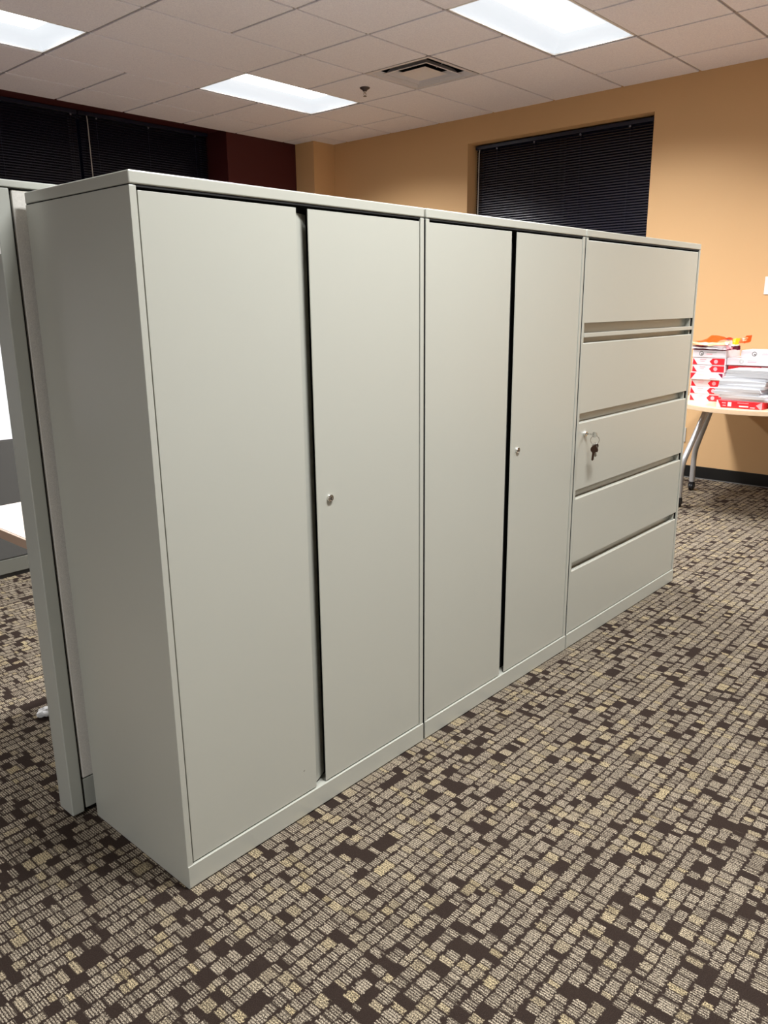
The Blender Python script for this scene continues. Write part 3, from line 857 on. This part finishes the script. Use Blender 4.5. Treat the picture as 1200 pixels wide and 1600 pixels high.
z = .7402
GA = 'wrapped reams in the left stack on the table'
names = ['bottom ream', 'second ream from the bottom', 'third ream from the bottom', 'ream with a long white trapezoid, fourth', 'fifth ream from the bottom', 'sixth ream from the bottom', 'white ream with dark round emblem, seventh']
kinds = ['tri', 'tri', 'tri', 'trap', 'tri', 'tri', 'logo']
for k in range(7):
    lab = names[k] + ' of the left stack, beside the cabinet'
    if kinds[k] == 'tri': lab = 'red and white wrapped ' + lab
    ream(lab, 4.516 + random.uniform(-.004, .004) + (.012 if k < 3 else 0), .596 - (.004 if k > 3 else 0), z, kinds[k], GA)
    z += RZ
zA = z
GB = 'reams in the front stack on the table'
ream('red wrapped ream at the bottom of the front stack, under loose white paper', 4.262, .318, .7402, 'red_label', GB, w=.278, d=.215)
# loose unwrapped bundles of copy paper, each slightly slid
zz = .7402 + .0485
offs = [(0.296, .004, .014), (.312, .000, .018), (.336, -.006, .022), (.332, -.004, .020), (.322, .002, .022), (.318, .000, .024), (.300, .006, .022), (.286, .010, .023), (.280, .006, .022)]
bl = ['lowest bundle of', 'second bundle from the bottom of', 'third bundle from the bottom of', 'fourth bundle from the bottom of', 'fifth bundle from the bottom of', 'sixth bundle from the bottom of', 'third bundle from the top of', 'second bundle from the top of', 'topmost bundle of']
for k, (yl, xo, hh) in enumerate(offs):
    mb = MB(); nx, ny = 3, 8; W_, D_ = .279, .214
    b = bmesh.new()
    sag = .002 if k > 2 else .001
    for side in (0, 1):
        pass
    grid = {}
    for lev in (0, 1):
        for i in range(nx + 1):
            for j2 in range(ny + 1):
                u = j2 / ny
                edge = max(0, abs(u - .5) * 2 - .4) / .6
                zz_ = lev * hh - (sag * edge ** 2 if lev == 1 else 0)
                sl = (.010 * (lev)) * (1 if k in (2, 3) else -.4)
                grid[(lev, i, j2)] = b.verts.new((i / nx * D_ - (.003 * lev), -(u * W_) + sl, zz_))
    for i in range(nx):
        for j2 in range(ny):
            b.faces.new((grid[(1, i, j2)], grid[(1, i + 1, j2)], grid[(1, i + 1, j2 + 1)], grid[(1, i, j2 + 1)]))
            b.faces.new((grid[(0, i, j2)], grid[(0, i, j2 + 1)], grid[(0, i + 1, j2 + 1)], grid[(0, i + 1, j2)]))
    for j2 in range(ny):
        b.faces.new((grid[(0, 0, j2)], grid[(1, 0, j2)], grid[(1, 0, j2 + 1)], grid[(0, 0, j2 + 1)]))
        b.faces.new((grid[(0, nx, j2)], grid[(0, nx, j2 + 1)], grid[(1, nx, j2 + 1)], grid[(1, nx, j2)]))
    for i in range(nx):
        b.faces.new((grid[(0, i, 0)], grid[(0, i + 1, 0)], grid[(1, i + 1, 0)], grid[(1, i, 0)]))
        b.faces.new((grid[(0, i, ny)], grid[(1, i, ny)], grid[(1, i + 1, ny)], grid[(0, i + 1, ny)]))
    bmesh.ops.recalc_face_normals(b, faces=b.faces)
    mb._add(b, M['paper'])
    o = mb.build('paper_bundle'); o.location = (4.268 + xo, yl, zz); o.rotation_euler = (0, 0, random.uniform(-.05, .05))
    tag(o, bl[k] + ' loose white paper on the front stack', 'paper', 'loose paper bundles on the front stack')
    zz += hh + .0004
GC = 'wrapped reams in the back stack on the table'
z = .7402
lc = ['ream at the table top', 'second ream up', 'third ream up', 'fourth ream up']
for k in range(5):
    ream(('red wrapped ' + lc[k] + ' in the stack behind the loose paper') if k < 4 else 'red wrapped ream just above and behind the loose paper', 4.545, .364, z, 'red_fade', GC, w=.279, d=.215)
    z += RZ
z += .004
ream('white ream with a pale round emblem, second from the top behind the loose paper', 4.535, .372, z, 'logo_pale', GC, w=.310, d=.215); z += RZ
ream('topmost white ream behind the loose paper, touching the orange wrapper', 4.550, .292, z, 'logo', GC, w=.310, d=.215)
GD = 'wrapped reams at the right edge of the table'
z = .7402
for k, nm in enumerate(('lowest', 'middle', 'top')):
    ream(nm + ' pink ream at the right edge of the photo, on the table', 4.345, .020, z, 'pink', GD, w=.279, d=.215); z += RZ

# torn ream and crumpled wrapper on the left stack
tr = thing('torn_ream', (4.65, .49, zA), 'torn open ream on top of the left stack, under the orange wrapper', 'paper ream')
part(MB().box(4.520, 4.795, .385, .598, zA, zA + .006, M['wine'], .001).box(4.524, 4.792, .388, .596, zA + .006, zA + .030, M['paper'], .003), 'paper_block', tr)
def ribbon(mb, p0, p1, width, m, amp, nseg=16, seedv=0, twist=0.0, sag=0.0, zb=0.0):
    rnd = random.Random(seedv)
    ph = [rnd.uniform(0, 6.28) for _ in range(4)]
    b = bmesh.new(); rows = []
    p0, p1 = Vector(p0), Vector(p1)
    for i in range(nseg + 1):
        t = i / nseg; c = p0.lerp(p1, t)
        row = []
        for q in range(6):
            s_ = (q / 5 - .5)
            z_ = amp * (math.sin(9 * t + ph[0] + 3 * s_) * .5 + .35 * math.sin(21 * t + ph[1] - 5 * s_) + .2 * math.sin(34 * t + ph[2] + 9 * s_)) - sag * math.sin(math.pi * t)
            a = twist + .35 * math.sin(5 * t + ph[2])
            row.append(b.verts.new((c.x + s_ * width * math.cos(a), c.y + .004 * math.sin(13 * t + ph[3]), c.z + z_ + s_ * width * math.sin(a) + zb)))
        rows.append(row)
    for i in range(nseg):
        for q in range(5):
            b.faces.new((rows[i][q], rows[i + 1][q], rows[i + 1][q + 1], rows[i][q + 1]))
    r_ = bmesh.ops.solidify(b, geom=b.faces[:], thickness=.0008)
    bmesh.ops.recalc_face_normals(b, faces=b.faces)
    mb._add(b, m)
fl = MB()
ribbon(fl, (4.508, .598, zA + .020), (4.508, .372, zA + .014), .022, M['ream_white'], .004, seedv=3, twist=.8)
ribbon(fl, (4.504, .500, zA + .020), (4.502, .395, zA + .016), .022, M['ream_white'], .002, seedv=5, twist=1.35)
ribbon(fl, (4.516, .600, zA + .028), (4.512, .440, zA + .026), .016, M['wine'], .003, seedv=8, twist=.4)
ribbon(fl, (4.520, .375, zA + .018), (4.530, .290, zA + .020), .026, M['wine'], .002, seedv=6, twist=1.2)
ribbon(fl, (4.500, .372, zA + .024), (4.504, .335, zA + .018), .022, M['ream_pink'], .003, seedv=9, twist=1.0)
part(fl, 'torn_wrapper', tr, 'torn red and white wrapper flaps')

ow = thing('crumpled_wrapper', (4.65, .42, zA + .04), 'crumpled orange and yellow paper wrapper lying on the paper stacks', 'wrapper')
a = MB()
ribbon(a, (4.59, .602, zA + .056), (4.57, .350, zA + .072), .130, M['orange'], .006, 20, 11, .10)
a2 = MB(); ribbon(a2, (4.505, .602, zA + .050), (4.505, .350, zA + .054), .022, M['cream'], .005, 20, 12, .9, .012)
ribbon(a2, (4.515, .380, zA + .062), (4.500, .335, zA + .036), .040, M['ream_white'], .006, 10, 15, 1.0)
a3 = MB(); ribbon(a3, (4.520, .350, zA + .058), (4.520, .300, zA + .062), .042, M['yellow'], .002, 10, 13, 1.15)
part(a, 'wrapper_sheet', ow); part(a2, 'folded_edge', ow, 'cream and white folded edge'); part(a3, 'yellow_band', ow, 'yellow band')
a4 = MB()
ribbon(a4, (4.520, .304, zA + .062), (4.530, .230, zA + .082), .044, M['orange'], .003, 12, 14, 1.15)
ribbon(a4, (4.506, .272, zA + .080), (4.508, .245, zA + .086), .005, M['cream'], .001, 6, 20, 1.2)
ribbon(a4, (4.504, .275, zA + .066), (4.506, .250, zA + .072), .005, M['cream'], .001, 6, 21, 1.2)
part(a4, 'wrapper_end', ow)
